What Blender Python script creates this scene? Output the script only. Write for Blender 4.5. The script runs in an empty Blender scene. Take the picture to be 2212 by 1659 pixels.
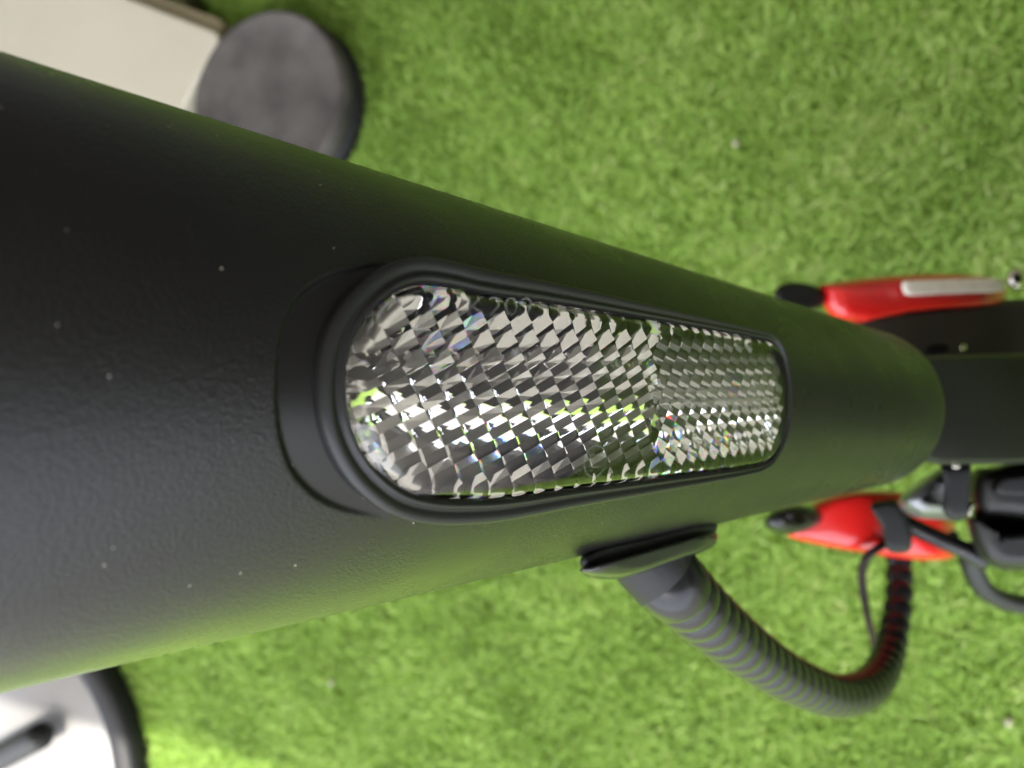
import bpy, math, random
import numpy as np
from mathutils import Vector, Matrix
random.seed(7); rng = np.random.default_rng(11)
sc = bpy.context.scene
R = math.radians

# ------------------------------------------------------------------ camera
TILT = R(20)
CAM = np.array([0.0, 0.0, 0.56])
RIGHT = np.array([math.cos(TILT), 0, -math.sin(TILT)])
UP = np.array([0.0, 1.0, 0.0])
LOOK = np.array([-math.sin(TILT), 0, -math.cos(TILT)])
FPX, CX, CY = 1600.0, 1106.0, 829.5            # measured on a 2212 x 1659 view of the place
cam = bpy.data.cameras.new("camera"); camo = bpy.data.objects.new("camera", cam)
sc.collection.objects.link(camo); sc.camera = camo
camo.location = CAM; camo.rotation_euler = (0, TILT, 0)
cam.sensor_width = 36; cam.lens = FPX / 2212 * 36
cam.clip_start = 0.004; cam.clip_end = 400
cam.dof.use_dof = True; cam.dof.focus_distance = 0.116; cam.dof.aperture_fstop = 16.0

# ------------------------------------------------------------------ sky, sun, exposure
SUN_EL, SUN_AZ = R(74), R(-84)                  # azimuth measured from +X, towards the open side
w = bpy.data.worlds.new("World"); sc.world = w; w.use_nodes = True
nt = w.node_tree; bg = nt.nodes["Background"]
sky = nt.nodes.new("ShaderNodeTexSky"); sky.sky_type = 'NISHITA'; sky.sun_disc = False
sky.sun_elevation = SUN_EL; sky.sun_rotation = R(90) - SUN_AZ
sky.air_density = 1.0; sky.dust_density = 3.0; sky.ozone_density = .6
hs = nt.nodes.new("ShaderNodeHueSaturation"); hs.inputs["Saturation"].default_value = .45      # thin bright haze
nt.links.new(sky.outputs[0], hs.inputs["Color"]); nt.links.new(hs.outputs[0], bg.inputs[0]); bg.inputs[1].default_value = 0.15
sl = bpy.data.lights.new("sun", 'SUN'); sl.energy = 1.5; sl.angle = R(0.5); sl.color = (1, .95, .87)
so = bpy.data.objects.new("sun", sl); sc.collection.objects.link(so)
SUND = np.array([math.cos(SUN_EL)*math.cos(SUN_AZ), math.cos(SUN_EL)*math.sin(SUN_AZ), math.sin(SUN_EL)])
so.rotation_euler = Vector(-SUND).to_track_quat('-Z', 'Y').to_euler()
sc.view_settings.view_transform = 'Standard'; sc.view_settings.look = 'None'
sc.view_settings.exposure = 3.1; sc.view_settings.gamma = 1
sc.cycles.max_bounces = 14; sc.cycles.transmission_bounces = 14; sc.cycles.glossy_bounces = 6
sc.cycles.caustics_reflective = False; sc.cycles.caustics_refractive = False
sc.cycles.sample_clamp_indirect = 8
sc.cycles.use_denoising = True

# ------------------------------------------------------------------ helpers
def c2w(v):                                     # camera axes (x right, y up, -z forward) -> world
    v = np.asarray(v, float)
    return CAM + v[..., 0:1]*RIGHT + v[..., 1:2]*UP - v[..., 2:3]*LOOK
def ray(px, py): return np.array([(px-CX)/FPX, -(py-CY)/FPX, -1.0])
def P(px, py, d): return c2w(ray(px, py)*d)
def on_plane(px, py, z):                        # where the sight line meets the level z
    r = c2w(ray(px, py)) - CAM
    return CAM + r*((z-CAM[2])/r[2])
def mesh(name, v, f, m=None, parent=None, smooth=True, sub=None):
    me = bpy.data.meshes.new(name); me.from_pydata([tuple(map(float, p)) for p in v], [], [tuple(map(int, q)) for q in f])
    me.validate(clean_customdata=False); me.update()
    o = bpy.data.objects.new(name, me); sc.collection.objects.link(o)
    if m: me.materials.append(m)
    if smooth: me.polygons.foreach_set("use_smooth", [True]*len(me.polygons))
    if parent: o.parent = parent; o.matrix_parent_inverse = parent.matrix_world.inverted()
    return o
def fix_normals(o, inside=None):
    import bmesh
    bm = bmesh.new(); bm.from_mesh(o.data); bmesh.ops.recalc_face_normals(bm, faces=bm.faces); bm.to_mesh(o.data); bm.free()
    return o
def empty(name, loc):
    o = bpy.data.objects.new(name, None); sc.collection.objects.link(o); o.location = loc; o.empty_display_size = .02
    bpy.context.view_layer.update(); return o
def tag(o, label=None, cat=None, group=None, kind=None):
    if label: o['label'] = label
    if cat: o['category'] = cat
    if group: o['group'] = group
    if kind: o['kind'] = kind
    return o
def bevel(o, wd, seg=3):
    b = o.modifiers.new("bevel", 'BEVEL'); b.width = wd; b.segments = seg; b.limit_method = 'ANGLE'; b.angle_limit = R(35)
    return o
def catmull(pts, n, closed=False):
    p = np.array(pts, float); out = []
    N = len(p)
    rngs = range(N) if closed else range(N-1)
    for i in rngs:
        if closed: a, b, c, d = p[(i-1) % N], p[i], p[(i+1) % N], p[(i+2) % N]
        else: a, b, c, d = p[max(i-1, 0)], p[i], p[i+1], p[min(i+2, N-1)]
        for k in range(n):
            t = k/n
            out.append(.5*((2*b)+(-a+c)*t+(2*a-5*b+4*c-d)*t*t+(-a+3*b-3*c+d)*t**3))
    if not closed: out.append(p[-1])
    return np.array(out)
def resample(p, n, closed=True):
    q = np.vstack([p, p[:1]]) if closed else p
    L = np.r_[0, np.cumsum(np.linalg.norm(np.diff(q, axis=0), axis=1))]
    s = np.linspace(0, L[-1], n, endpoint=not closed)
    return np.stack([np.interp(s, L, q[:, k]) for k in range(q.shape[1])], 1)
def inside(poly, x, y):
    c = np.zeros(np.shape(x), bool); n = len(poly)
    for i in range(n):
        x0, y0 = poly[i]; x1, y1 = poly[(i+1) % n]
        if y0 == y1: continue
        m = ((y0 > y) != (y1 > y)) & (x < (x1-x0)*(y-y0)/(y1-y0)+x0)
        c ^= m
    return c

# ------------------------------------------------------------------ materials
def mat(name, col, rough=.5, metal=0, spec=.5, bump=None, noise=None, coat=0, **kw):
    m = bpy.data.materials.new(name); m.use_nodes = True
    t = m.node_tree; b = t.nodes["Principled BSDF"]
    b.inputs["Base Color"].default_value = (*col, 1); b.inputs["Roughness"].default_value = rough
    b.inputs["Metallic"].default_value = metal; b.inputs["Specular IOR Level"].default_value = spec
    b.inputs["Coat Weight"].default_value = coat
    tc = t.nodes.new("ShaderNodeTexCoord"); src = tc.outputs["Object"]
    if noise:                                   # (scale, amount)
        n = t.nodes.new("ShaderNodeTexNoise"); n.inputs["Scale"].default_value = noise[0]; n.inputs["Detail"].default_value = 5
        t.links.new(src, n.inputs["Vector"])
        r = t.nodes.new("ShaderNodeMapRange"); r.inputs[1].default_value = .3; r.inputs[2].default_value = .7
        r.inputs[3].default_value = 1-noise[1]; r.inputs[4].default_value = 1+noise[1]
        t.links.new(n.outputs[0], r.inputs[0])
        x = t.nodes.new("ShaderNodeMix"); x.data_type = 'RGBA'; x.blend_type = 'MULTIPLY'; x.inputs[0].default_value = 1
        x.inputs[6].default_value = (*col, 1)
        t.links.new(r.outputs[0], x.inputs[7]); t.links.new(x.outputs[2], b.inputs["Base Color"])
    if bump:                                    # (scale, distance)
        n = t.nodes.new("ShaderNodeTexNoise"); n.inputs["Scale"].default_value = bump[0]; n.inputs["Detail"].default_value = 3
        t.links.new(src, n.inputs["Vector"])
        bb = t.nodes.new("ShaderNodeBump"); bb.inputs["Distance"].default_value = bump[1]; bb.inputs["Strength"].default_value = 1
        t.links.new(n.outputs[0], bb.inputs["Height"]); t.links.new(bb.outputs[0], b.inputs["Normal"])
    return m

def paint_material():                           # satin black powder coat with grain and dust specks
    m = mat("satin_black_powder_coat", (.006, .0057, .0054), .42, 0, .26)
    t = m.node_tree; b = t.nodes["Principled BSDF"]; L = t.links
    tc = t.nodes.new("ShaderNodeTexCoord"); src = tc.outputs["Object"]
    n1 = t.nodes.new("ShaderNodeTexNoise"); n1.inputs["Scale"].default_value = 2300; n1.inputs["Detail"].default_value = 4
    n2 = t.nodes.new("ShaderNodeTexNoise"); n2.inputs["Scale"].default_value = 420; n2.inputs["Detail"].default_value = 2
    for n in (n1, n2): L.new(src, n.inputs["Vector"])
    ad = t.nodes.new("ShaderNodeMath"); ad.operation = 'MULTIPLY_ADD'; ad.inputs[1].default_value = .22
    L.new(n2.outputs[0], ad.inputs[0]); L.new(n1.outputs[0], ad.inputs[2])
    bb = t.nodes.new("ShaderNodeBump"); bb.inputs["Distance"].default_value = .00015; bb.inputs["Strength"].default_value = .9
    L.new(ad.outputs[0], bb.inputs["Height"]); L.new(bb.outputs[0], b.inputs["Normal"])
    v = t.nodes.new("ShaderNodeTexVoronoi"); v.inputs["Scale"].default_value = 300; v.inputs["Randomness"].default_value = 1
    L.new(src, v.inputs["Vector"])
    sp = t.nodes.new("ShaderNodeMath"); sp.operation = 'LESS_THAN'; sp.inputs[1].default_value = .040
    L.new(v.outputs["Distance"], sp.inputs[0])
    cs = t.nodes.new("ShaderNodeSeparateColor"); L.new(v.outputs["Color"], cs.inputs[0])
    g = t.nodes.new("ShaderNodeMath"); g.operation = 'GREATER_THAN'; g.inputs[1].default_value = .12; L.new(cs.outputs[0], g.inputs[0])
    mu = t.nodes.new("ShaderNodeMath"); mu.operation = 'MULTIPLY'; L.new(sp.outputs[0], mu.inputs[0]); L.new(g.outputs[0], mu.inputs[1])
    mx = t.nodes.new("ShaderNodeMix"); mx.data_type = 'RGBA'; mx.inputs[6].default_value = (.006, .0057, .0054, 1); mx.inputs[7].default_value = (.30, .28, .24, 1)
    L.new(mu.outputs[0], mx.inputs[0]); 
    n3 = t.nodes.new("ShaderNodeTexNoise"); n3.inputs["Scale"].default_value = 60; n3.inputs["Detail"].default_value = 6; L.new(src, n3.inputs["Vector"])
    r = t.nodes.new("ShaderNodeMapRange"); r.inputs[1].default_value = .35; r.inputs[2].default_value = .7; r.inputs[3].default_value = .25; r.inputs[4].default_value = .36
    la = t.nodes.new("ShaderNodeAttribute"); la.attribute_name = "land"
    rm = t.nodes.new("ShaderNodeMix"); rm.inputs[3].default_value = .30; L.new(la.outputs["Fac"], rm.inputs[0]); L.new(r.outputs[0], rm.inputs[2])
    bs = t.nodes.new("ShaderNodeMapRange"); bs.inputs[3].default_value = .8; bs.inputs[4].default_value = .10; L.new(la.outputs["Fac"], bs.inputs[0]); L.new(bs.outputs[0], bb.inputs["Strength"])
    L.new(n3.outputs[0], r.inputs[0]); L.new(rm.outputs[0], b.inputs["Roughness"])
    L.new(mx.outputs[2], b.inputs["Base Color"])
    return m
M_paint = paint_material()
M_plastic = mat("black_gloss_plastic", (.009, .009, .010), .24, 0, .4, bump=(900, .00004))
M_land = mat("smooth_black_paint", (.020, .020, .022), .30, 0, .55, bump=(1800, .00002))
M_gasket = mat("black_gasket_rubber", (.008, .008, .008), .42, 0, .3, bump=(1500, .00003))
M_rubber = mat("black_conduit_plastic", (.006, .006, .007), .26, 0, .28, bump=(500, .00006))
M_matte = mat("matte_black_plastic", (.007, .007, .007), .55, 0, .25, bump=(400, .0001))
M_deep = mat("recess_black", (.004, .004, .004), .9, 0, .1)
M_dgrey = mat("dark_grey_cast_alloy", (.009, .009, .0085), .45, 0, .25, bump=(300, .0001), noise=(40, .25))
M_warm = mat("warm_dark_grey_plastic", (.022, .018, .013), .55, 0, .25, noise=(40, .2))
M_grey = mat("grey_satin_alloy", (.16, .165, .17), .28, .6, .5)
M_chrome = mat("bright_steel", (.62, .58, .50), .22, 1)
M_red = mat("glossy_red_plastic", (.56, .012, .010), .30, 0, .5, coat=.3)
M_white = mat("white_reflective_tape", (.78, .72, .62), .55, noise=(300, .08))
M_wire = mat("dark_brown_cable_sleeve", (.012, .005, .004), .5, 0, .15)
M_cream = mat("cream_board_laminate", (.36, .33, .25), .5, noise=(14, .035))
M_cream2 = mat("tan_board_edge", (.30, .26, .16), .55, noise=(30, .06))
M_stone = mat("dusty_dark_grey_rubber", (.055, .049, .043), .8, 0, .3, noise=(28, .4), bump=(200, .0004))
M_steel = mat("pale_polished_steel", (.15, .145, .135), .4, 0, .5, noise=(9, .12))

def glass_material(name, iors, rough=0.0):
    m = bpy.data.materials.new(name); m.use_nodes = True; t = m.node_tree; t.nodes.clear()
    out = t.nodes.new("ShaderNodeOutputMaterial"); prev = None
    for col, ior in zip(((1, 0, 0, 1), (0, 1, 0, 1), (0, 0, 1, 1)), iors):
        g = t.nodes.new("ShaderNodeBsdfGlass"); g.inputs["Color"].default_value = col; g.inputs["IOR"].default_value = ior
        g.inputs["Roughness"].default_value = rough
        if prev is None: prev = g
        else:
            a = t.nodes.new("ShaderNodeAddShader"); t.links.new(prev.outputs[0], a.inputs[0]); t.links.new(g.outputs[0], a.inputs[1]); prev = a
    t.links.new(prev.outputs[0], out.inputs[0]); return m
def cover_material():
    m = bpy.data.materials.new("clear_cover"); m.use_nodes = True; t = m.node_tree; t.nodes.clear()
    out = t.nodes.new("ShaderNodeOutputMaterial"); tr = t.nodes.new("ShaderNodeBsdfTransparent"); gl = t.nodes.new("ShaderNodeBsdfGlossy")
    tr.inputs[0].default_value = (.97, .975, .97, 1); gl.inputs["Roughness"].default_value = .06
    fr = t.nodes.new("ShaderNodeFresnel"); fr.inputs[0].default_value = 1.49
    mx = t.nodes.new("ShaderNodeMixShader"); t.links.new(fr.outputs[0], mx.inputs[0]); t.links.new(tr.outputs[0], mx.inputs[1]); t.links.new(gl.outputs[0], mx.inputs[2])
    t.links.new(mx.outputs[0], out.inputs[0]); return m
M_cover = cover_material()
M_glass = bpy.data.materials.new("clear_moulded_plastic"); M_glass.use_nodes = True
_b = M_glass.node_tree.nodes["Principled BSDF"]; _b.inputs["Roughness"].default_value = 0; _b.inputs["Transmission Weight"].default_value = 1; _b.inputs["IOR"].default_value = 1.49
M_disp = glass_material("dispersing_moulded_plastic", (1.479, 1.490, 1.504))

def grass_material():
    m = bpy.data.materials.new("artificial_grass_fibre"); m.use_nodes = True; t = m.node_tree; b = t.nodes["Principled BSDF"]; L = t.links
    at = t.nodes.new("ShaderNodeAttribute"); at.attribute_name = "tint"
    cr = t.nodes.new("ShaderNodeValToRGB")
    e = cr.color_ramp.elements; e[0].position = 0; e[0].color = (.11, .19, .02, 1); e[1].position = 1; e[1].color = (.62, .66, .28, 1)
    k = cr.color_ramp.elements.new(.45); k.color = (.30, .47, .08, 1)
    k = cr.color_ramp.elements.new(.8); k.color = (.47, .60, .17, 1)
    L.new(at.outputs["Fac"], cr.inputs[0]); L.new(cr.outputs[0], b.inputs["Base Color"])
    b.inputs["Roughness"].default_value = .5; b.inputs["Specular IOR Level"].default_value = .3
    tr = t.nodes.new("ShaderNodeBsdfTranslucent"); L.new(cr.outputs[0], tr.inputs[0])
    mx = t.nodes.new("ShaderNodeMixShader"); mx.inputs[0].default_value = .5
    L.new(b.outputs[0], mx.inputs[1]); L.new(tr.outputs[0], mx.inputs[2]); L.new(mx.outputs[0], t.nodes["Material Output"].inputs[0])
    return m
M_grass = grass_material()
M_turf = mat("green_turf_backing", (.14, .23, .025), .9, noise=(60, .3))
M_ground = mat("grey_concrete_ground", (.20, .192, .18), .9, noise=(3, .12))
M_wall = mat("unseen_wall_cream", (.24, .225, .195), .9, noise=(2, .1))
M_roof = mat("cream_canopy_cloth", (.185, .175, .155), .8, noise=(2, .1))
def translucent(m, col, f):
    t = m.node_tree; b = t.nodes["Principled BSDF"]; tr = t.nodes.new("ShaderNodeBsdfTranslucent"); tr.inputs[0].default_value = (*col, 1)
    mx = t.nodes.new("ShaderNodeMixShader"); mx.inputs[0].default_value = f
    t.links.new(b.outputs[0], mx.inputs[1]); t.links.new(tr.outputs[0], mx.inputs[2]); t.links.new(mx.outputs[0], t.nodes["Material Output"].inputs[0])
translucent(M_roof, (.33, .31, .275), .16)

# ------------------------------------------------------------------ setting
g = mesh("ground", [(-200, -200, -.006), (200, -200, -.006), (200, 200, -.006), (-200, 200, -.006)], [(0, 1, 2, 3)], M_ground, smooth=False)
tag(g, "grey concrete ground beyond the green turf", kind="structure")
tf = mesh("turf_backing", [(-1.35, -1.05, 0), (1.1, -1.05, 0), (1.1, .74, 0), (-1.35, .74, 0)], [(0, 1, 2, 3)], M_turf, smooth=False)
tag(tf, "green backing sheet of the artificial turf", kind="structure")
# unseen canopy added for shade; its edge is where the sunlit corner of the turf begins
za = 1.85
e0, e1 = on_plane(262, 1560, .01), on_plane(600, 1668, .01)
k = (za-.01)/SUND[2]; e0 = e0+SUND*k; e1 = e1+SUND*k
dr = (e1-e0)/np.linalg.norm(e1-e0); back = np.array([-dr[1], dr[0], 0.0])
if back[1] < 0: back = -back
q0, q1 = e0-dr*4, e0+dr*7
rv = [q0, q1, q1+back*4.2, q0+back*4.2]; rv = [p+np.array([0, 0, .10]) for p in rv]+rv
ro = mesh("unseen_canopy", rv, [(3, 2, 1, 0), (0, 1, 5, 4), (1, 2, 6, 5), (2, 3, 7, 6), (3, 0, 4, 7)], M_roof, smooth=False)
tag(ro, "unseen cream cloth canopy added overhead to shade the turf", kind="structure")

bw = [q0+back*4.23, q1+back*4.23]; bw = [np.array([p[0], p[1], z]) for z in (-.003, 3.4) for p in bw]+[np.array([p[0], p[1], z])+back*.2 for z in (-.003, 3.4) for p in bw]
wl = mesh("unseen_back_wall", bw, [(0, 1, 3, 2), (5, 4, 6, 7), (2, 3, 7, 6), (1, 5, 7, 3), (4, 0, 2, 6)], M_wall, smooth=False); fix_normals(wl)  # unseen wall added behind the turf, blocks the sky and darkens reflections
tag(wl, "unseen cream wall added behind the turf to block sky light", kind="structure")
for e_, sg_ in ((q0, -1), (q1, 1)):             # unseen walls added at both canopy ends to block side light
    a0, a1 = e_+dr*sg_*.03, e_+dr*sg_*.03+back*4.2
    vv_ = [np.array([p[0], p[1], z])+dr*sg_*o_ for o_ in (0, .2) for z in (-.003, 3.4) for p in (a0, a1)]
    ew = mesh("unseen_end_wall", vv_, [(0, 1, 3, 2), (4, 5, 7, 6), (2, 3, 7, 6), (0, 2, 6, 4), (1, 3, 7, 5)], M_wall, smooth=False); fix_normals(ew)
    tag(ew, "unseen cream end wall added to keep side light out", kind="structure")
# grass blades
def grass():
    bx = []
    x0, x1, y0, y1 = -1.34, .45, -.77, .73
    N = 700000
    X = rng.uniform(x0, x1, N); Y = rng.uniform(y0, y1, N)
    rel = np.stack([X, Y, np.zeros(N)], 1)-CAM
    d = rel@LOOK; px = CX+FPX*(rel@RIGHT)/d; py = CY-FPX*(rel@UP)/d
    keep = (px > -120) & (px < 2330) & (py > -120) & (py < 1780)
    # fewer blades where they are far and small
    keep &= rng.uniform(0, 1, N) < np.clip((.75/np.maximum(d, .1))**1.2, .3, 1)
    X, Y = X[keep], Y[keep]; n = len(X)
    h = rng.uniform(.005, .012, n); wd = rng.uniform(.0004, .0008, n)
    cl = np.sin(X*41+2*np.sin(Y*23))+np.sin(Y*37+2*np.sin(X*29)) + 1.2*np.sin(X*90+Y*70)*np.sin(Y*110-X*40)
    az = rng.uniform(0, 2*np.pi, n)+.5*cl; lean = rng.uniform(.3, 1.2, n)*h*1.4
    dx, dy = np.cos(az), np.sin(az); sx, sy = -dy, dx
    tw = rng.uniform(-.8, .8, n)
    V = np.zeros((n, 7, 3))
    for r, (f, wf) in enumerate(((0, 1), (.45, .95), (.8, .7))):
        cxp = X+dx*lean*f**1.8; cyp = Y+dy*lean*f**1.8; cz = h*(f-.15*f*f)
        a = az+np.pi/2+tw*f; ux, uy = np.cos(a), np.sin(a)
        V[:, 2*r, 0] = cxp-ux*wd*wf; V[:, 2*r, 1] = cyp-uy*wd*wf; V[:, 2*r, 2] = cz
        V[:, 2*r+1, 0] = cxp+ux*wd*wf; V[:, 2*r+1, 1] = cyp+uy*wd*wf; V[:, 2*r+1, 2] = cz
    V[:, 6, 0] = X+dx*lean; V[:, 6, 1] = Y+dy*lean; V[:, 6, 2] = h*.85
    base = np.arange(n)[:, None]*7
    quads = np.concatenate([base+np.array([0, 1, 3, 2]), base+np.array([2, 3, 5, 4])], 0)
    tris = base+np.array([4, 5, 6])
    loops = np.concatenate([quads.ravel(), tris.ravel()])
    tot = np.concatenate([np.full(len(quads), 4), np.full(len(tris), 3)])
    start = np.concatenate([[0], np.cumsum(tot)[:-1]])
    me = bpy.data.meshes.new("artificial_grass")
    me.vertices.add(n*7); me.vertices.foreach_set("co", V.reshape(-1))
    me.loops.add(len(loops)); me.loops.foreach_set("vertex_index", loops.astype(np.int32))
    me.polygons.add(len(tot)); me.polygons.foreach_set("loop_start", start.astype(np.int32)); me.polygons.foreach_set("loop_total", tot.astype(np.int32))
    me.update(calc_edges=True)
    tint = np.clip(rng.normal(.46, .2, n)+.05*cl, 0, 1)
    big = .10*np.sin(X*6+1.5)*np.sin(Y*5+.7); tint = np.clip(tint+big+.26*(X+.15)-.08, 0, 1)
    a = me.attributes.new("tint", 'FLOAT', 'POINT'); a.data.foreach_set("value", np.repeat(tint, 7).astype(np.float32))
    me.materials.append(M_grass)
    o = bpy.data.objects.new("artificial_grass", me); sc.collection.objects.link(o)
    tag(o, "short bright green artificial grass pile covering the ground", "grass", kind="stuff")
grass()

# pale specks of litter on the turf
def speck(px, py, r, col, label):
    c = on_plane(px, py, .012); v = []; f = []
    n = 7
    for j, (rr, z) in enumerate(((.6, -.5), (1, 0), (.55, .5))):
        for i in range(n):
            a = 2*math.pi*i/n; q = r*rr*random.uniform(.8, 1.2)
            v.append((c[0]+q*math.cos(a), c[1]+q*1.3*math.sin(a), c[2]+z*r))
    for j in range(2):
        for i in range(n): f.append((j*n+i, j*n+(i+1) % n, (j+1)*n+(i+1) % n, (j+1)*n+i))
    f.append(tuple(range(n-1, -1, -1))); f.append(tuple(range(2*n, 3*n)))
    o = mesh("litter_speck", v, f, col); tag(o, label, "litter", "pale bits of litter on the turf")
M_sp = mat("pale_litter", (.26, .25, .15), .8)
speck(1588, 308, .0026, M_sp, "small pale tan speck on the turf above the red guard")
speck(715, 466+1010, .0027, M_sp, "small pale speck on the turf below the tube near the round base")
speck(2178, 1560, .0026, M_sp, "small yellowish speck on the turf at the lower right corner")

# ------------------------------------------------------------------ objects standing on the turf
def lathe_disc(name, c, prof, m, parent=None, n=96):
    v = []; f = []
    for (r, z) in prof:
        for i in range(n):
            a = 2*math.pi*i/n; v.append((c[0]+r*math.cos(a), c[1]+r*math.sin(a), c[2]+z))
    for j in range(len(prof)-1):
        for i in range(n): f.append((j*n+i, j*n+(i+1) % n, (j+1)*n+(i+1) % n, (j+1)*n+i))
    f.append(tuple(range(n-1, -1, -1))); f.append(tuple((len(prof)-1)*n+i for i in range(n)))
    return mesh(name, v, f, m, parent)
# upper round base
c = on_plane(571, 215, .040); c[2] = 0
b1 = empty("round_base", c)
tag(b1, "dusty dark grey round base beside the cream board, above the tube", "round base")
rr = .0765
lathe_disc("foot", (c[0], c[1], .0), [(rr*.93, .0), (rr*1.02, .004), (rr*1.02, .018), (rr*.96, .021)], M_matte, b1)
lathe_disc("top_plate", (c[0], c[1], .0), [(rr*.95, .021), (rr, .024), (rr, .035), (rr*.985, .039), (rr*.95, .0405), (rr*.93, .0393), (rr*.6, .0393), (rr*.3, .039), (.002, .039)], M_stone, b1)
# lower round base
c = on_plane(22, 1652, .03); c[2] = 0
b2 = empty("round_base", c)
tag(b2, "pale polished round base with thick black rim at the lower left corner", "round base")
edge = on_plane(265, 1600, .03); ro_ = np.linalg.norm(edge[:2]-c[:2])
lathe_disc("plate", (c[0], c[1], 0), [(ro_*.7, .004), (ro_*.86, .012), (ro_*.86, .022), (ro_*.84, .024), (.002, .030)], M_steel, b2)
v = []; f = []; n = 96; prof = [(.855, .004), (1.0, .004), (1.01, .012), (1.01, .022), (.99, .027), (.89, .029), (.86, .027)]
for (r_, z_) in prof:
    for i in range(n):
        a = 2*math.pi*i/n; v.append((c[0]+ro_*r_*math.cos(a), c[1]+ro_*r_*math.sin(a), z_))
K = len(prof)
for j in range(K):
    for i in range(n): f.append((j*n+i, j*n+(i+1) % n, ((j+1) % K)*n+(i+1) % n, ((j+1) % K)*n+i))
mesh("rim", v, f, M_matte, b2)

# generic swept tube through 3-D points with radius per point
def sweep(name, pts, rad, m, parent=None, n=20, samples=40, prof=None, caps=True, flat=None):
    q = np.array([list(p)+[r] for p, r in zip(pts, rad)]); q = catmull(q, 12); q = resample(q, samples, closed=False)
    C_, rr_ = q[:, :3], q[:, 3]
    T = np.gradient(C_, axis=0); T /= np.linalg.norm(T, axis=1)[:, None]
    u = np.cross(T[0], [0.3, .2, .9]); u /= np.linalg.norm(u); v = []; f = []
    L = np.r_[0, np.cumsum(np.linalg.norm(np.diff(C_, axis=0), axis=1))]
    for i in range(len(C_)):
        u = u-T[i]*(u@T[i]); u /= np.linalg.norm(u); w_ = np.cross(T[i], u)
        r = rr_[i]*(prof(L[i], L[-1]) if prof else 1)
        for k_ in range(n):
            a = 2*math.pi*k_/n; v.append(C_[i]+(u*math.cos(a)+w_*math.sin(a))*r)
    for i in range(len(C_)-1):
        for k_ in range(n): f.append((i*n+k_, i*n+(k_+1) % n, (i+1)*n+(k_+1) % n, (i+1)*n+k_))
    if caps: f.append(tuple(range(n-1, -1, -1))); f.append(tuple((len(C_)-1)*n+k_ for k_ in range(n)))
    return mesh(name, v, f, m, parent)
# black bar lying on the pale base
p0, p1 = on_plane(-60, 1668, .047), on_plane(100, 1583, .047)
br = sweep("handle_bar", [p0, p0*.5+p1*.5, p1], [.013, .013, .013], M_matte, samples=30, n=32,
           prof=lambda s, Lt: math.sqrt(max(1-max(0, (s-(Lt-.009))/.009)**2, .02)))
tag(br, "short black rounded bar lying across the pale round base", "bar")

# cream board
def slab(name, poly, z0, z1, m, parent, bv=.002):
    n = len(poly); v = [(p[0], p[1], z0) for p in poly]+[(p[0], p[1], z1) for p in poly]
    f = [tuple(range(n-1, -1, -1)), tuple(range(n, 2*n))]+[(i, (i+1) % n, n+(i+1) % n, n+i) for i in range(n)]
    o = mesh(name, v, f, m, parent, smooth=False); fix_normals(o); bevel(o, bv); return o
def rounded(pts, i_round, r, n=8):
    out = []
    N = len(pts)
    for i, p in enumerate(pts):
        if i in i_round:
            a = np.array(pts[i-1], float)-p; b = np.array(pts[(i+1) % N], float)-p
            a /= np.linalg.norm(a); b /= np.linalg.norm(b)
            s, e = np.array(p)+a*r, np.array(p)+b*r
            for k_ in range(n+1):
                t = k_/n; out.append((1-t)**2*s+2*t*(1-t)*np.array(p, float)+t*t*e)
        else: out.append(np.array(p, float))
    return out
top = [on_plane(*q, .040)[:2] for q in ((478, 72), (286, -2), (-330, -240), (-420, 560), (250, 510))]
low = [on_plane(*q, .018)[:2] for q in ((492, 49), (341, -8), (-330, -262), (-420, 560), (250, 500))]
bd = empty("cream_board", (*np.mean(top, axis=0), 0))
tag(bd, "smooth cream board with a tan lower edge, at the upper left behind the tube", "board")
slab("board_top", rounded(top, (0,), .012), .022, .040, M_cream, bd, .003)
slab("board_base", rounded(low, (0,), .012), .001, .0215, M_cream2, bd, .002)
# thin pale metal leg beyond the board
lg = sweep("metal_leg", [on_plane(441, 22, .004), on_plane(441, 22, .004)+np.array([-.02, .06, .25])], [.007, .007], M_chrome, samples=6)
tag(lg, "slim pale metal leg just beyond the corner of the cream board", "leg")

# ------------------------------------------------------------------ scooter : steering tube as an exact cone
def line_plane(a, b):
    n = np.cross(ray(*a), ray(*b)); return n/np.linalg.norm(n)
N1 = line_plane((0, 110), (2212, 110+.318*2212)); N2 = line_plane((0, 1498), (2212, 1498-.236*2212))
inner = ray(0, 800)
if N1@inner < 0: N1 = -N1
if N2@inner < 0: N2 = -N2
vv = np.cross(N1, N2); vv /= np.linalg.norm(vv)
if vv[2] > 0: vv = -vv
mm = (N1+N2)/np.linalg.norm(N1+N2)
alpha = R(3.3)
sth = math.sin(alpha)/(N1@mm)                    # -u = -cos(th) v + sin(th) m  (towards the near end)
th = math.asin(min(sth, .99))
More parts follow.
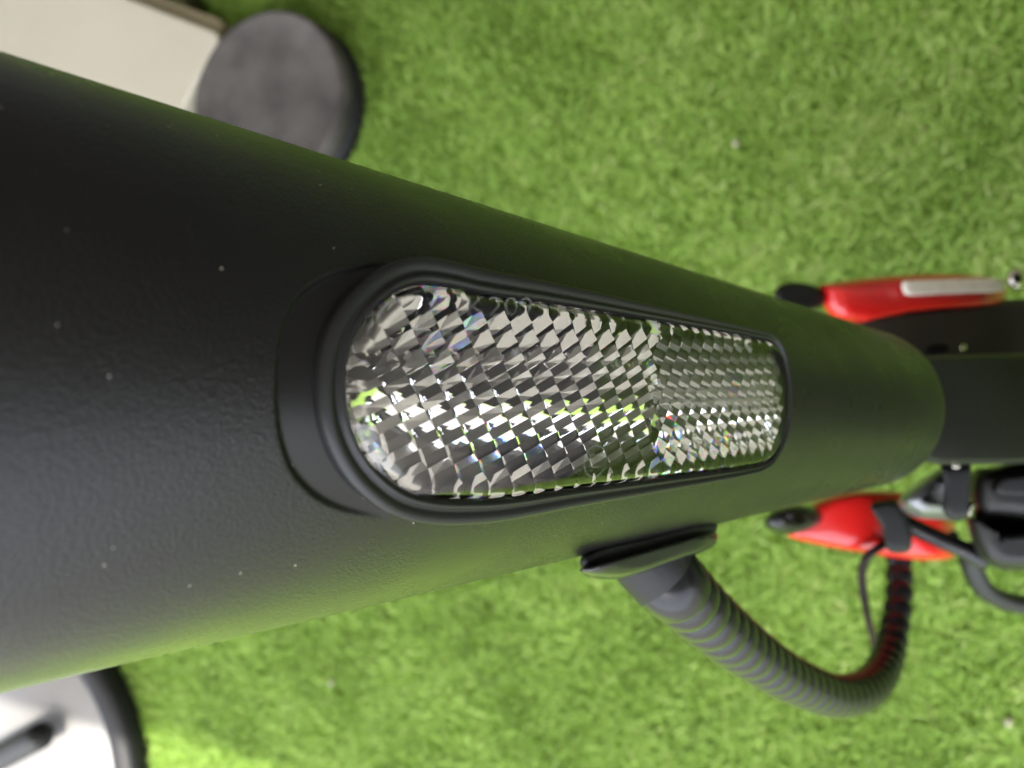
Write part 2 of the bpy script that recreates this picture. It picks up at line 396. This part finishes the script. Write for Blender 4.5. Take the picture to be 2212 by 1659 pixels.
# axis direction, near end; choose the solution whose slant matches
best = None
AX = -math.cos(th)*vv+math.sin(th)*mm; AX /= np.linalg.norm(AX)
APEX = vv*.70
lat = np.cross(N1-N2, [0, 0, 0])
bb_ = (N2-N1); bb_ = bb_-AX*(bb_@AX); bb_ /= np.linalg.norm(bb_)
if bb_[1] < 0: bb_ = -bb_
nn_ = np.cross(AX, bb_); 
toc = -APEX-AX*(-APEX@AX)
if nn_@toc < 0: nn_ = -nn_
ca, sa = math.cos(alpha), math.sin(alpha)
def hit(px, py):                                 # ray / cone -> (t, phi)
    r = ray(px, py); r = r/np.linalg.norm(r); o = -APEX
    A_ = (r@AX)**2-ca*ca; B_ = 2*((r@AX)*(o@AX)-ca*ca*(r@o)); C_ = (o@AX)**2-ca*ca*(o@o)
    D = B_*B_-4*A_*C_
    D = max(D, 0); ls = sorted(l for l in ((-B_-math.sqrt(D))/(2*A_), (-B_+math.sqrt(D))/(2*A_)) if l > 0)
    for l in ls:
        q = r*l-APEX
        if q@AX > 0:
            return math.sqrt(q@q), math.atan2(q@bb_, q@nn_)
def conept(t, phi, h):
    t = np.asarray(t, float)[..., None]; phi = np.asarray(phi, float)[..., None]; h = np.asarray(h, float)[..., None]
    rad_ = np.cos(phi)*nn_+np.sin(phi)*bb_
    return APEX+t*(ca*AX+sa*rad_)+h*(-sa*AX+ca*rad_)
T0 = hit(1106, 846)[0]
RL = .110; RP = -.12
def M(X, Y, h, flat=True, RL=RL):                       # flattened coordinates of the reflector seat -> camera space
    X = np.asarray(X, float); Y = np.asarray(Y, float)
    t = T0-X; rho = t*sa
    ex = .5*Y*Y*(1/rho-1/RL) if flat else 0
    return conept(t, Y/rho, np.asarray(h)+ex)
def proj(p): return CX+FPX*p[0]/-p[2], CY-FPX*p[1]/-p[2]
def img2xy(px, py, h):
    ax, ay = px, py
    for _ in range(8):
        t, ph = hit(ax, ay); X, Y = T0-t, ph*t*sa
        q = proj(M(X, Y, h)); ax += (px-q[0])*.9; ay += (py-q[1])*.9
    return X, Y
print("tube radius at reflector", T0*sa, "cone slant", math.degrees(math.acos(abs(AX[2]))), "T0", T0)

scooter = empty("electric_scooter", P(1106, 846, .14))
tag(scooter, "black scooter steering column with clear prism reflector, ribbed cable conduit and red guards", "scooter")

OUT_PX = [(697, 850), (702, 770), (722, 700), (765, 630), (830, 572), (900, 549), (975, 557), (1060, 578), (1200, 606), (1400, 652), (1560, 690),
          (1636, 709), (1676, 724), (1699, 760), (1711, 820), (1712, 882), (1706, 935), (1688, 980), (1660, 1015), (1600, 1034), (1400, 1072), (1250, 1100), (1100, 1130),
          (1000, 1140), (920, 1137), (850, 1117), (785, 1068), (738, 1005), (708, 930)]
OUT = resample(catmull([img2xy(x, y, .0006) for x, y in OUT_PX], 10, True), 260)
def offset(poly, o):
    if len(poly) == 260 and np.max(o) > 0: o = (o*WS)[:, None]
    d = np.roll(poly, -1, 0)-np.roll(poly, 1, 0); n = np.stack([-d[:, 1], d[:, 0]], 1); n /= np.linalg.norm(n, axis=1)[:, None]
    c = poly.mean(0)
    if ((c-poly)*n).sum() < 0: n = -n
    return poly+n*o
WS = np.interp(OUT[:, 0], [np.percentile(OUT[:, 0], 25), OUT[:, 0].max()-.006], [1.0, .42])
LENS = offset(OUT, .0026)
LAND_PX = [(860, 552), (790, 560), (720, 585), (660, 630), (622, 690), (605, 760), (600, 830), (603, 900), (618, 970), (645, 1030), (690, 1080),
           (740, 1112), (800, 1132), (870, 1142), (1000, 1100), (1000, 600)]
LAND = resample(catmull([img2xy(x, y, 0) for x, y in LAND_PX], 8, True), 160)
XL = img2xy(600, 830, 0)[0]; XF = img2xy(880, 850, 0)[0]

# tube surface
def tube():
    t_near = hit(30, 805)[0]*1.22; t_far = hit(2040, 830)[0]
    Xd0, Xd1 = XL-.002, OUT[:, 0].max()+.003
    tt = np.concatenate([np.arange(t_near, T0-Xd0, -.0016), np.arange(T0-Xd0, T0-Xd1, -.00030), np.arange(T0-Xd1, t_far, -.0015)])
    ph = np.concatenate([np.arange(-math.pi, -.85, .06), np.arange(-.85, .85, .0085), np.arange(.85, math.pi-.03, .06)])
    TT, PH = np.meshgrid(tt, ph, indexing='ij')
    X = T0-TT; Y = PH*TT*sa; h = np.zeros_like(X)
    box = (np.abs(PH) < .84) & (X > Xd0) & (X < Xd1)
    land = box & inside(LAND, X, Y)
    dist = np.full(X.shape, .01)
    near = box & (X < XF+.004)
    xs_, ys_ = X[near], Y[near]; dm = np.full(xs_.shape, .01)
    for i in range(len(LAND)):
        a_, b_ = LAND[i], LAND[(i+1) % len(LAND)]; ab = b_-a_
        u_ = np.clip(((xs_-a_[0])*ab[0]+(ys_-a_[1])*ab[1])/(ab@ab), 0, 1)
        dm = np.minimum(dm, np.hypot(xs_-a_[0]-u_*ab[0], ys_-a_[1]-u_*ab[1]))
    dist[near] = dm; dist = np.where(land, dist, -dist)
    wall = np.clip(dist/.0005+.5, 0, 1)*box; wall = wall*wall*(3-2*wall)
    dep = np.clip((XF-X)/(XF-XL), 0, 1)**.7
    h = -.0010*dep*wall
    ho = offset(OUT, .0012)
    hole = box & inside(ho, X, Y)
    h = np.where(hole, -.0080+.5*Y*Y*(1/(TT*sa)-1/RL), h)
    # the far end rolls inwards
    endr = np.clip((t_far+.004-TT)/.004, 0, 1); h = h-.003*(1-np.sqrt(np.clip(1-endr**2, 0, 1)))
    p = c2w(conept(TT, PH, h)); a, b = TT.shape
    v = p.reshape(-1, 3); f = []
    mi = []
    idx = np.arange(a*b).reshape(a, b)
    for i in range(a-1):
        for j in range(b):
            j2 = (j+1) % b
            f.append((idx[i, j], idx[i, j2], idx[i+1, j2], idx[i+1, j]))
            mi.append(1 if (hole[i, j] or hole[i+1, j2]) else 0)
    nf = len(f)
    f.append(tuple(idx[-1, :])); mi.append(0)
    o = mesh("steering_tube", v, f, M_paint, scooter); o.data.materials.append(M_deep)
    at = o.data.attributes.new("land", 'FLOAT', 'POINT'); at.data.foreach_set("value", (wall*np.clip((XF+.002-X)/.004, 0, 1)).reshape(-1).astype(np.float32))
    o.data.polygons.foreach_set("material_index", mi)
    fix_normals(o)
    return o
tube_o = tube()

# ------------------------------------------------------------------ reflector
refl = empty("reflector", c2w(M(.02, 0, .001))); refl.parent = scooter; refl.matrix_parent_inverse = scooter.matrix_world.inverted()
tag(refl, "clear prismatic reflector in a black gasket")
gp = [(-.0006, -.0012), (-.0002, .0000), (.0002, .0004), (.0007, .0006), (.0012, .00055), (.0016, .0003), (.0019, .00005), (.0022, .0003), (.0025, .00065), (.0029, .0006), (.0031, .0002), (.0033, -.001), (.0034, -.003), (.0034, -.0084)]
v = []; f = []; n = len(OUT)
# outside the seat the gasket starts on the tube itself
for j, (o_, h_) in enumerate(gp):
    q = offset(OUT, o_)
    if j < 2:
        rho = (T0-q[:, 0])*sa; ex = .5*q[:, 1]**2*(1/rho-1/RL)
        pts = M(q[:, 0], q[:, 1], np.full(n, h_)-ex*(1 if j == 0 else .45))
    else: pts = M(q[:, 0], q[:, 1], np.full(n, h_))
    v.extend(c2w(pts))
for j in range(len(gp)-1):
    for i in range(n): f.append((j*n+i, j*n+(i+1) % n, (j+1)*n+(i+1) % n, (j+1)*n+i))
gk = mesh("gasket", v, f, M_gasket, refl); fix_normals(gk)

# clear front cover (optical front of the moulded block)
ring = offset(OUT, .0032)
nx, ny = 120, 48; x0_, x1_ = ring[:, 0].min(), ring[:, 0].max(); v = []; f = []
for a in range(nx+1):
    x_ = x0_+(x1_-x0_)*(.5-.5*math.cos(math.pi*(a+.02)/(nx+.04)))
    ys_ = []
    for i in range(n):
        p_, q_ = ring[i], ring[(i+1) % n]
        if (p_[0]-x_)*(q_[0]-x_) <= 0 and p_[0] != q_[0]: ys_.append(p_[1]+(q_[1]-p_[1])*(x_-p_[0])/(q_[0]-p_[0]))
    lo, hi = min(ys_), max(ys_)
    yy = (lo+hi)/2-(hi-lo)/2*np.cos(np.pi*np.arange(ny+1)/ny); xx = np.full(ny+1, x_)
    de = np.sqrt(((xx[:, None]-ring[:, 0])**2+(yy[:, None]-ring[:, 1])**2).min(1))
    hh = .0012-.0016*np.clip(1-de/.0022, 0, 1)**2
    v.extend(c2w(M(xx, yy, hh)))
for a in range(nx):
    for b in range(ny): f.append((a*(ny+1)+b, a*(ny+1)+b+1, (a+1)*(ny+1)+b+1, (a+1)*(ny+1)+b))
lc = mesh("lens_cover", v, f, M_glass, refl)
lc.data.update()
nsum = np.mean([np.array(p.normal) for p in lc.data.polygons], axis=0)
camdir = CAM-np.mean(v, axis=0)
if nsum@camdir < 0: lc.data.flip_normals()

# corner-cube prisms: canted right-angled corners; the three facet edges (mm, seat coordinates) all rise by the same height
POLY_L = [(745, 850), (760, 780), (800, 700), (850, 650), (905, 610), (960, 606), (1390, 686), (1398, 860), (1392, 1035), (1150, 1072), (960, 1092), (880, 1080), (815, 1030), (770, 960)]
PL = np.array([img2xy(x, y, -.0005) for x, y in POLY_L])
POLY_R = [(1392, 684), (1640, 726), (1682, 752), (1700, 830), (1696, 940), (1668, 1004), (1580, 1026), (1390, 1040)]
PR = np.array([img2xy(x, y, -.0005) for x, y in POLY_R])
SAFE = offset(OUT, np.maximum(.0031*WS, .0021)/WS)
SPLIT = [np.array(img2xy(1393, y_, -.003)) for y_ in (700, 1030)]; npr = 0; HC = -.0060; RSC = .76; RRX, RRY = 0, 7.5; RX, RY = -16, 0
DSP = [(img2xy(x, y, 0), r) for x, y, r in ((1470, 990, .008), (1570, 1000, .005), (1000, 660, .005), (1190, 1010, .005), (1060, 1000, .004), (900, 750, .004), (1600, 820, .003))]
def disp(c): return .6 if any(math.hypot(c[0]-q[0], c[1]-q[1]) < r for q, r in DSP) else .015
def build_field(E, poly, hc, org, jit):
    global npr
    e = E*.001                                   # rows: facet edges in seat coordinates (X, Y, h)
    l1, l2 = e[0]-e[2], e[1]-e[2]
    for i in range(-30, 31):
        for j in range(-30, 31):
            o = i*l1+j*l2
            x, y = o[0]+org[0], o[1]+org[1]
            cen = np.array([x, y])+(e.sum(0)*(4/7))[:2]
            side = SPLIT[0][0]+(SPLIT[1][0]-SPLIT[0][0])*(cen[1]-SPLIT[0][1])/(SPLIT[1][1]-SPLIT[0][1])
            if (cen[0] > side) != poly: continue
            if not (inside(SAFE, np.array([cen[0]]), np.array([cen[1]]))[0]): continue
            def vert(a, b, c_2):
                q = a*e[0]+b*e[1]+c_2*e[2]
                return np.array([x+q[0], y+q[1], hc+q[2]])
            pts = [vert(0, 0, 0), vert(1, 0, 0), vert(1, 1, 0), vert(0, 1, 0), vert(0, 1, 1), vert(0, 0, 1), vert(1, 0, 1)]
            fc = [(0, 1, 2, 3), (0, 3, 4, 5), (0, 5, 6, 1)]
            pts = np.array(pts)+rng.normal(0, jit, (7, 3))*np.array([1, 1, 1])
            w_ = c2w(M(pts[:, 0], pts[:, 1], pts[:, 2], RL=RP))
            mt = M_disp if rng.uniform() < disp(cen) else M_glass
            ob = mesh("prism", w_, fc, mt, refl, smooth=False)
            me = ob.data; me.update()
            # outward normals point away from the viewer (the plastic lies in front)
            for p_ in me.polygons:
                pass
            ctr = np.mean(w_, axis=0); view = ctr-CAM; view /= np.linalg.norm(view)
            s_ = sum(np.array(p_.normal)@(-c2w_dir_n(x, y)) for p_ in me.polygons)
            if s_ < 0: me.flip_normals()
            npr += 1
def c2w_dir_n(x, y):
    a, b = c2w(M(np.array([x, x]), np.array([y, y]), np.array([0, .001]))); d = b-a; return d/np.linalg.norm(d)
EL = np.array([[2.08, 1.00, 1.32], [.15, -2.06, 1.32], [-1.20, .76, 1.32]])
ER = np.array([[2.14, -1.19, 1.61], [-2.34, -2.04, 1.61], [-.31, 1.63, 1.61]])*RSC
def roll(E, ax, dg):
    u = E/np.linalg.norm(E, axis=1)[:, None]; H = E[0, 2]; c_, s_ = math.cos(R(dg)), math.sin(R(dg))
    Rm = np.array([[1, 0, 0], [0, c_, -s_], [0, s_, c_]]) if ax == 'x' else np.array([[c_, 0, s_], [0, 1, 0], [-s_, 0, c_]])
    u = u@Rm.T; return u/u[:, 2:3]*H
EL = roll(EL, 'x', RX); EL = roll(EL, 'y', RY); ER = roll(ER, 'x', RRX); ER = roll(ER, 'y', RRY)
build_field(EL, False, HC, np.array(img2xy(1100, 860, 0)), .00001)
nL = npr
build_field(ER, True, HC, np.array(img2xy(1540, 870, 0)), .00001)
print("prisms", nL, npr-nL)

# marks moulded into the cover: lettering and a ringed E, as faint raised strokes
def mark_material():
    m = bpy.data.materials.new("raised_clear_lettering"); m.use_nodes = True; t = m.node_tree; b = t.nodes["Principled BSDF"]
    b.inputs["Base Color"].default_value = (.62, .62, .58, 1); b.inputs["Roughness"].default_value = .25
    tr = t.nodes.new("ShaderNodeBsdfTransparent"); mx = t.nodes.new("ShaderNodeMixShader"); mx.inputs[0].default_value = .07
    t.links.new(tr.outputs[0], mx.inputs[1]); t.links.new(b.outputs[0], mx.inputs[2]); t.links.new(mx.outputs[0], t.nodes["Material Output"].inputs[0]); return m
M_mark = mark_material()
def lettering(body, px, py, wpx, hpx, name="moulded_lettering"):
    cu = bpy.data.curves.new("txt", 'FONT'); cu.body = body; cu.size = 1; cu.offset = -.012; cu.extrude = .03; cu.resolution_u = 3
    to = bpy.data.objects.new("txt", cu); sc.collection.objects.link(to); dg = bpy.context.evaluated_depsgraph_get(); dg.update()
    me = bpy.data.meshes.new_from_object(to.evaluated_get(dg)); q = np.array([v_.co[:] for v_ in me.vertices])
    bpy.data.objects.remove(to)
    mn, mxx = q[:, :2].min(0), q[:, :2].max(0)
    a = np.array(img2xy(px, py, .0012)); bx = np.array(img2xy(px+wpx, py, .0012)); by = np.array(img2xy(px, py-hpx, .0012))
    uv = (q[:, :2]-mn)/(mxx-mn)
    XY = a+uv[:, :1]*(bx-a)+uv[:, 1:]*(by-a)
    w_ = c2w(M(XY[:, 0], XY[:, 1], .00122+q[:, 2]*.0015))
    me.vertices.foreach_set("co", w_.reshape(-1)); me.update(); me.materials.clear(); me.materials.append(M_mark)
    o = bpy.data.objects.new(name, me); sc.collection.objects.link(o); o.parent = refl; o.matrix_parent_inverse = (scooter.matrix_world@Matrix.Translation(Vector(refl.location)-0*Vector((0,0,0)))).inverted() if False else refl.matrix_world.inverted()
    return o
bpy.context.view_layer.update()
lettering("0030663", 1235, 934, 96, 17)
lettering("IA", 898, 712, 44, 46)
lettering("K209", 1010, 682, 140, 42)
lettering("3060", 1006, 722, 150, 22)
lettering("E", 1272, 1010, 26, 30)
cc_ = np.array(img2xy(1286, 996, .0012)); v = []; f = []; n = 48
for r_, h_ in ((.00215, .0), (.00222, .00006), (.0024, .00006), (.00247, 0)):
    for i in range(n):
        a = 2*math.pi*i/n; v.append(c2w(M(cc_[0]+r_*1.1*math.cos(a), cc_[1]+r_*math.sin(a), .00121+h_)))
for j in range(3):
    for i in range(n): f.append((j*n+i, j*n+(i+1) % n, (j+1)*n+(i+1) % n, (j+1)*n+i))
mesh("moulded_ring", v, f, M_mark, refl)

# ------------------------------------------------------------------ fork, guards, cables at the lower end of the tube
def pillow(name, pts, d, thick, m, rnd=.35, slope=0.0, parent=None, spline=True, n=72, inset=.16):
    """closed outline at distance d with a rounded front, real thickness behind; slope: metres of depth per 1000 px to the right"""
    q = np.array(pts, float)
    if spline: q = catmull(q, 8, True)
    q = resample(q, n); c = q.mean(0)
    lay = [(1.0, thick), (1.0, thick*rnd), (1-inset*.25, thick*rnd*.45), (1-inset*.6, thick*rnd*.15), (1-inset, thick*rnd*.04), (1-inset*1.9, 0), (.4, 0)]
    v = []; f = []
    for (k_, dd) in lay:
        for x, y in q:
            X_, Y_ = c[0]+(x-c[0])*k_, c[1]+(y-c[1])*k_
            v.append(P(X_, Y_, d+dd+slope*(X_-c[0])/1000))
    for j in range(len(lay)-1):
        for i in range(n): f.append((j*n+i, j*n+(i+1) % n, (j+1)*n+(i+1) % n, (j+1)*n+i))
    f.append(tuple(range(n-1, -1, -1))); f.append(tuple((len(lay)-1)*n+i for i in range(n)))
    o = mesh(name, v, f, m, parent or scooter); fix_normals(o); return o
def ell(cx, cy, rx, ry, rot=0, n=14):
    r_ = R(rot); return [(cx+rx*math.cos(a)*math.cos(r_)-ry*math.sin(a)*math.sin(r_), cy+rx*math.cos(a)*math.sin(r_)+ry*math.sin(a)*math.cos(r_)) for a in np.linspace(0, 2*math.pi, n, endpoint=False)]

g1 = pillow("side_guard", [(1768, 616), (1830, 606), (1900, 598), (1980, 593), (2060, 592), (2130, 597), (2172, 612), (2174, 658), (2120, 664), (2043, 668), (1970, 676), (1910, 688), (1860, 700), (1800, 690), (1782, 668)], .335, .030, M_red, slope=.05, rnd=.4, inset=.3, spline=False)
st = pillow("reflective_strip", [(1948, 612), (1960, 606), (2050, 603), (2150, 602), (2168, 611), (2169, 622), (2155, 630), (2050, 634), (1970, 638), (1952, 632)], .3325, .006, M_white, slope=.05, parent=g1, rnd=.3)
tag(g1, "red guard with a white reflective strip")
g2 = pillow("side_guard", [(1700, 1150), (1750, 1090), (1850, 1060), (1990, 1070), (2060, 1130), (2062, 1200), (2020, 1210), (1960, 1209), (1890, 1199), (1790, 1182), (1716, 1164)], .345, .030, M_red, slope=.06, rnd=.5)
tag(g2, "plain red guard below the tube")
pillow("pivot_cap", ell(1728, 640, 56, 30, 8), .325, .022, M_matte, slope=.1)
pillow("pivot_cap", ell(1716, 1122, 66, 32, -6), .325, .022, M_plastic, slope=.1, rnd=.6, inset=.4)
pillow("fork_leg", [(1840, 690), (1960, 668), (2270, 652), (2290, 790), (1990, 790), (1880, 760)], .345, .04, M_warm, slope=.05)
nk = pillow("fork_crown", [(1960, 775), (2030, 768), (2280, 762), (2285, 1000), (2150, 1003), (2030, 1005), (1960, 990)], .262, .035, M_dgrey, slope=.12, spline=False, inset=.06, rnd=.25)
pillow("unseen_mudguard", [(2420, 640), (2500, 560), (3400, 420), (3500, 800), (3400, 1250), (2500, 1130), (2420, 1040)], .215, .06, M_matte, slope=.03)  # added out of view on the right to darken reflections in the tube
pillow("crown_edge", [(2195, 765), (2290, 760), (2290, 1000), (2200, 1000)], .30, .035, M_matte, slope=.12, spline=False, inset=.06)
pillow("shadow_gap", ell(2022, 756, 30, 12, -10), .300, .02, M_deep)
def screw(px, py, rp, d, m):
    o = pillow("screw", ell(px, py, rp, rp, 0, 16), d, .008, m, rnd=.6, inset=.35)
    i = pillow("screw_recess", ell(px, py, rp*.42, rp*.42, 0, 6), d-.0004, .002, M_deep, parent=o, spline=False, n=24)
    return o
screw(2198, 602, 25, .325, M_chrome); screw(2081, 750, 8, .30, M_chrome)
pillow("lower_knuckle", [(1940, 1085), (1985, 1040), (2040, 1008), (2075, 1020), (2078, 1112), (2030, 1122), (1975, 1116)], .275, .03, M_grey, rnd=.7, inset=.4)
pillow("brake_arm", [(2030, 1003), (2098, 1003), (2096, 1120), (2062, 1128), (2040, 1112), (2040, 1050)], .268, .02, M_matte, spline=False)
pillow("crown_glint", ell(2066, 1006, 10, 6), .258, .006, M_chrome)  # bright steel ellipse standing in for a highlight on the crown's lower edge
pillow("pin", ell(2098, 1101, 8, 20, 18), .268, .008, M_chrome, rnd=.8, inset=.6)
pillow("lower_screw", ell(2060, 1155, 14, 9, 25), .33, .008, M_chrome, rnd=.8)
pillow("caliper_upper", [(2096, 1030), (2140, 1008), (2300, 1000), (2300, 1118), (2140, 1118), (2108, 1110)], .292, .03, M_dgrey, rnd=.7, inset=.3)
pillow("caliper_lower", [(2088, 1108), (2140, 1150), (2300, 1146), (2300, 1225), (2190, 1232), (2140, 1222), (2106, 1185)], .290, .03, M_dgrey, rnd=.7, inset=.3)
pillow("caliper_core", [(2100, 1060), (2310, 1040), (2310, 1200), (2110, 1190)], .312, .03, M_deep, spline=False)
pillow("lever_upper", [(2150, 1040), (2180, 1030), (2300, 1022), (2300, 1062), (2160, 1070)], .286, .012, M_matte)
sweep("bracket_loop", [P(2096, 1185, .34), P(2102, 1230, .345), P(2130, 1276, .35), P(2190, 1303, .355), P(2290, 1312, .36)], [.0050, .0048, .0046, .0046, .0046], M_dgrey, scooter, samples=30)
sweep("brake_hose", [P(1915, 1085, .335), P(1950, 1125, .33), P(2015, 1158, .325), P(2080, 1186, .32), P(2125, 1212, .32)], [.0036, .0038, .0038, .0038, .004], M_rubber, scooter, samples=30)
pillow("cable_clip", [(1880, 1092), (1925, 1080), (1952, 1100), (1968, 1140), (1965, 1190), (1918, 1190), (1905, 1140)], .322, .016, M_matte)
sweep("thin_cable", [P(1935, 1160, .35), P(1900, 1182, .34), P(1872, 1204, .34), P(1862, 1240, .345), P(1866, 1290, .35), P(1876, 1340, .36), P(1888, 1385, .37), P(1892, 1420, .372)], [.0019]*8, M_wire, scooter, samples=60, n=12)

# ribbed conduit
cp = [(1398, 1190, .168, 150), (1425, 1232, .168, 150), (1462, 1272, .170, 146), (1542, 1348, .190, 128), (1627, 1416, .215, 112), (1709, 1468, .240, 99), (1802, 1503, .272, 88), (1869, 1490, .300, 79),
      (1908, 1444, .325, 68), (1929, 1377, .345, 58), (1942, 1284, .360, 53), (1941, 1191, .370, 50), (1929, 1120, .375, 48)]
def rib(s, Lt):
    if s < .012: return 1.02
    f_ = ((s-.012)/.0088) % 1.0
    return .78+.23*max(0, math.sin(math.pi*f_**1.3))**.5
cd = sweep("ribbed_conduit", [P(a, b, c) for a, b, c, w_ in cp], [1.05*w_*c/3200 for a, b, c, w_ in cp], M_rubber, scooter, n=40, samples=640, prof=rib)
tag(cd, "ribbed black cable conduit looping down")
sweep("conduit_socket", [P(1380, 1180, .166), P(1408, 1214, .167), P(1440, 1252, .1685)], [.0086, .0086, .0084], M_matte, scooter, n=40, samples=20)
pillow("grommet_plate", [(1258, 1226), (1330, 1204), (1415, 1180), (1500, 1156), (1542, 1146), (1550, 1162), (1540, 1182), (1490, 1204), (1440, 1222), (1390, 1239), (1330, 1251), (1282, 1248), (1257, 1238)], .150, .010, M_plastic, slope=.10, rnd=.7, inset=.3)
pillow("grommet_neck", [(1268, 1192), (1400, 1160), (1535, 1126), (1543, 1156), (1500, 1172), (1415, 1200), (1330, 1222), (1262, 1232)], .1535, .012, M_matte, slope=.10, rnd=.5, inset=.2)
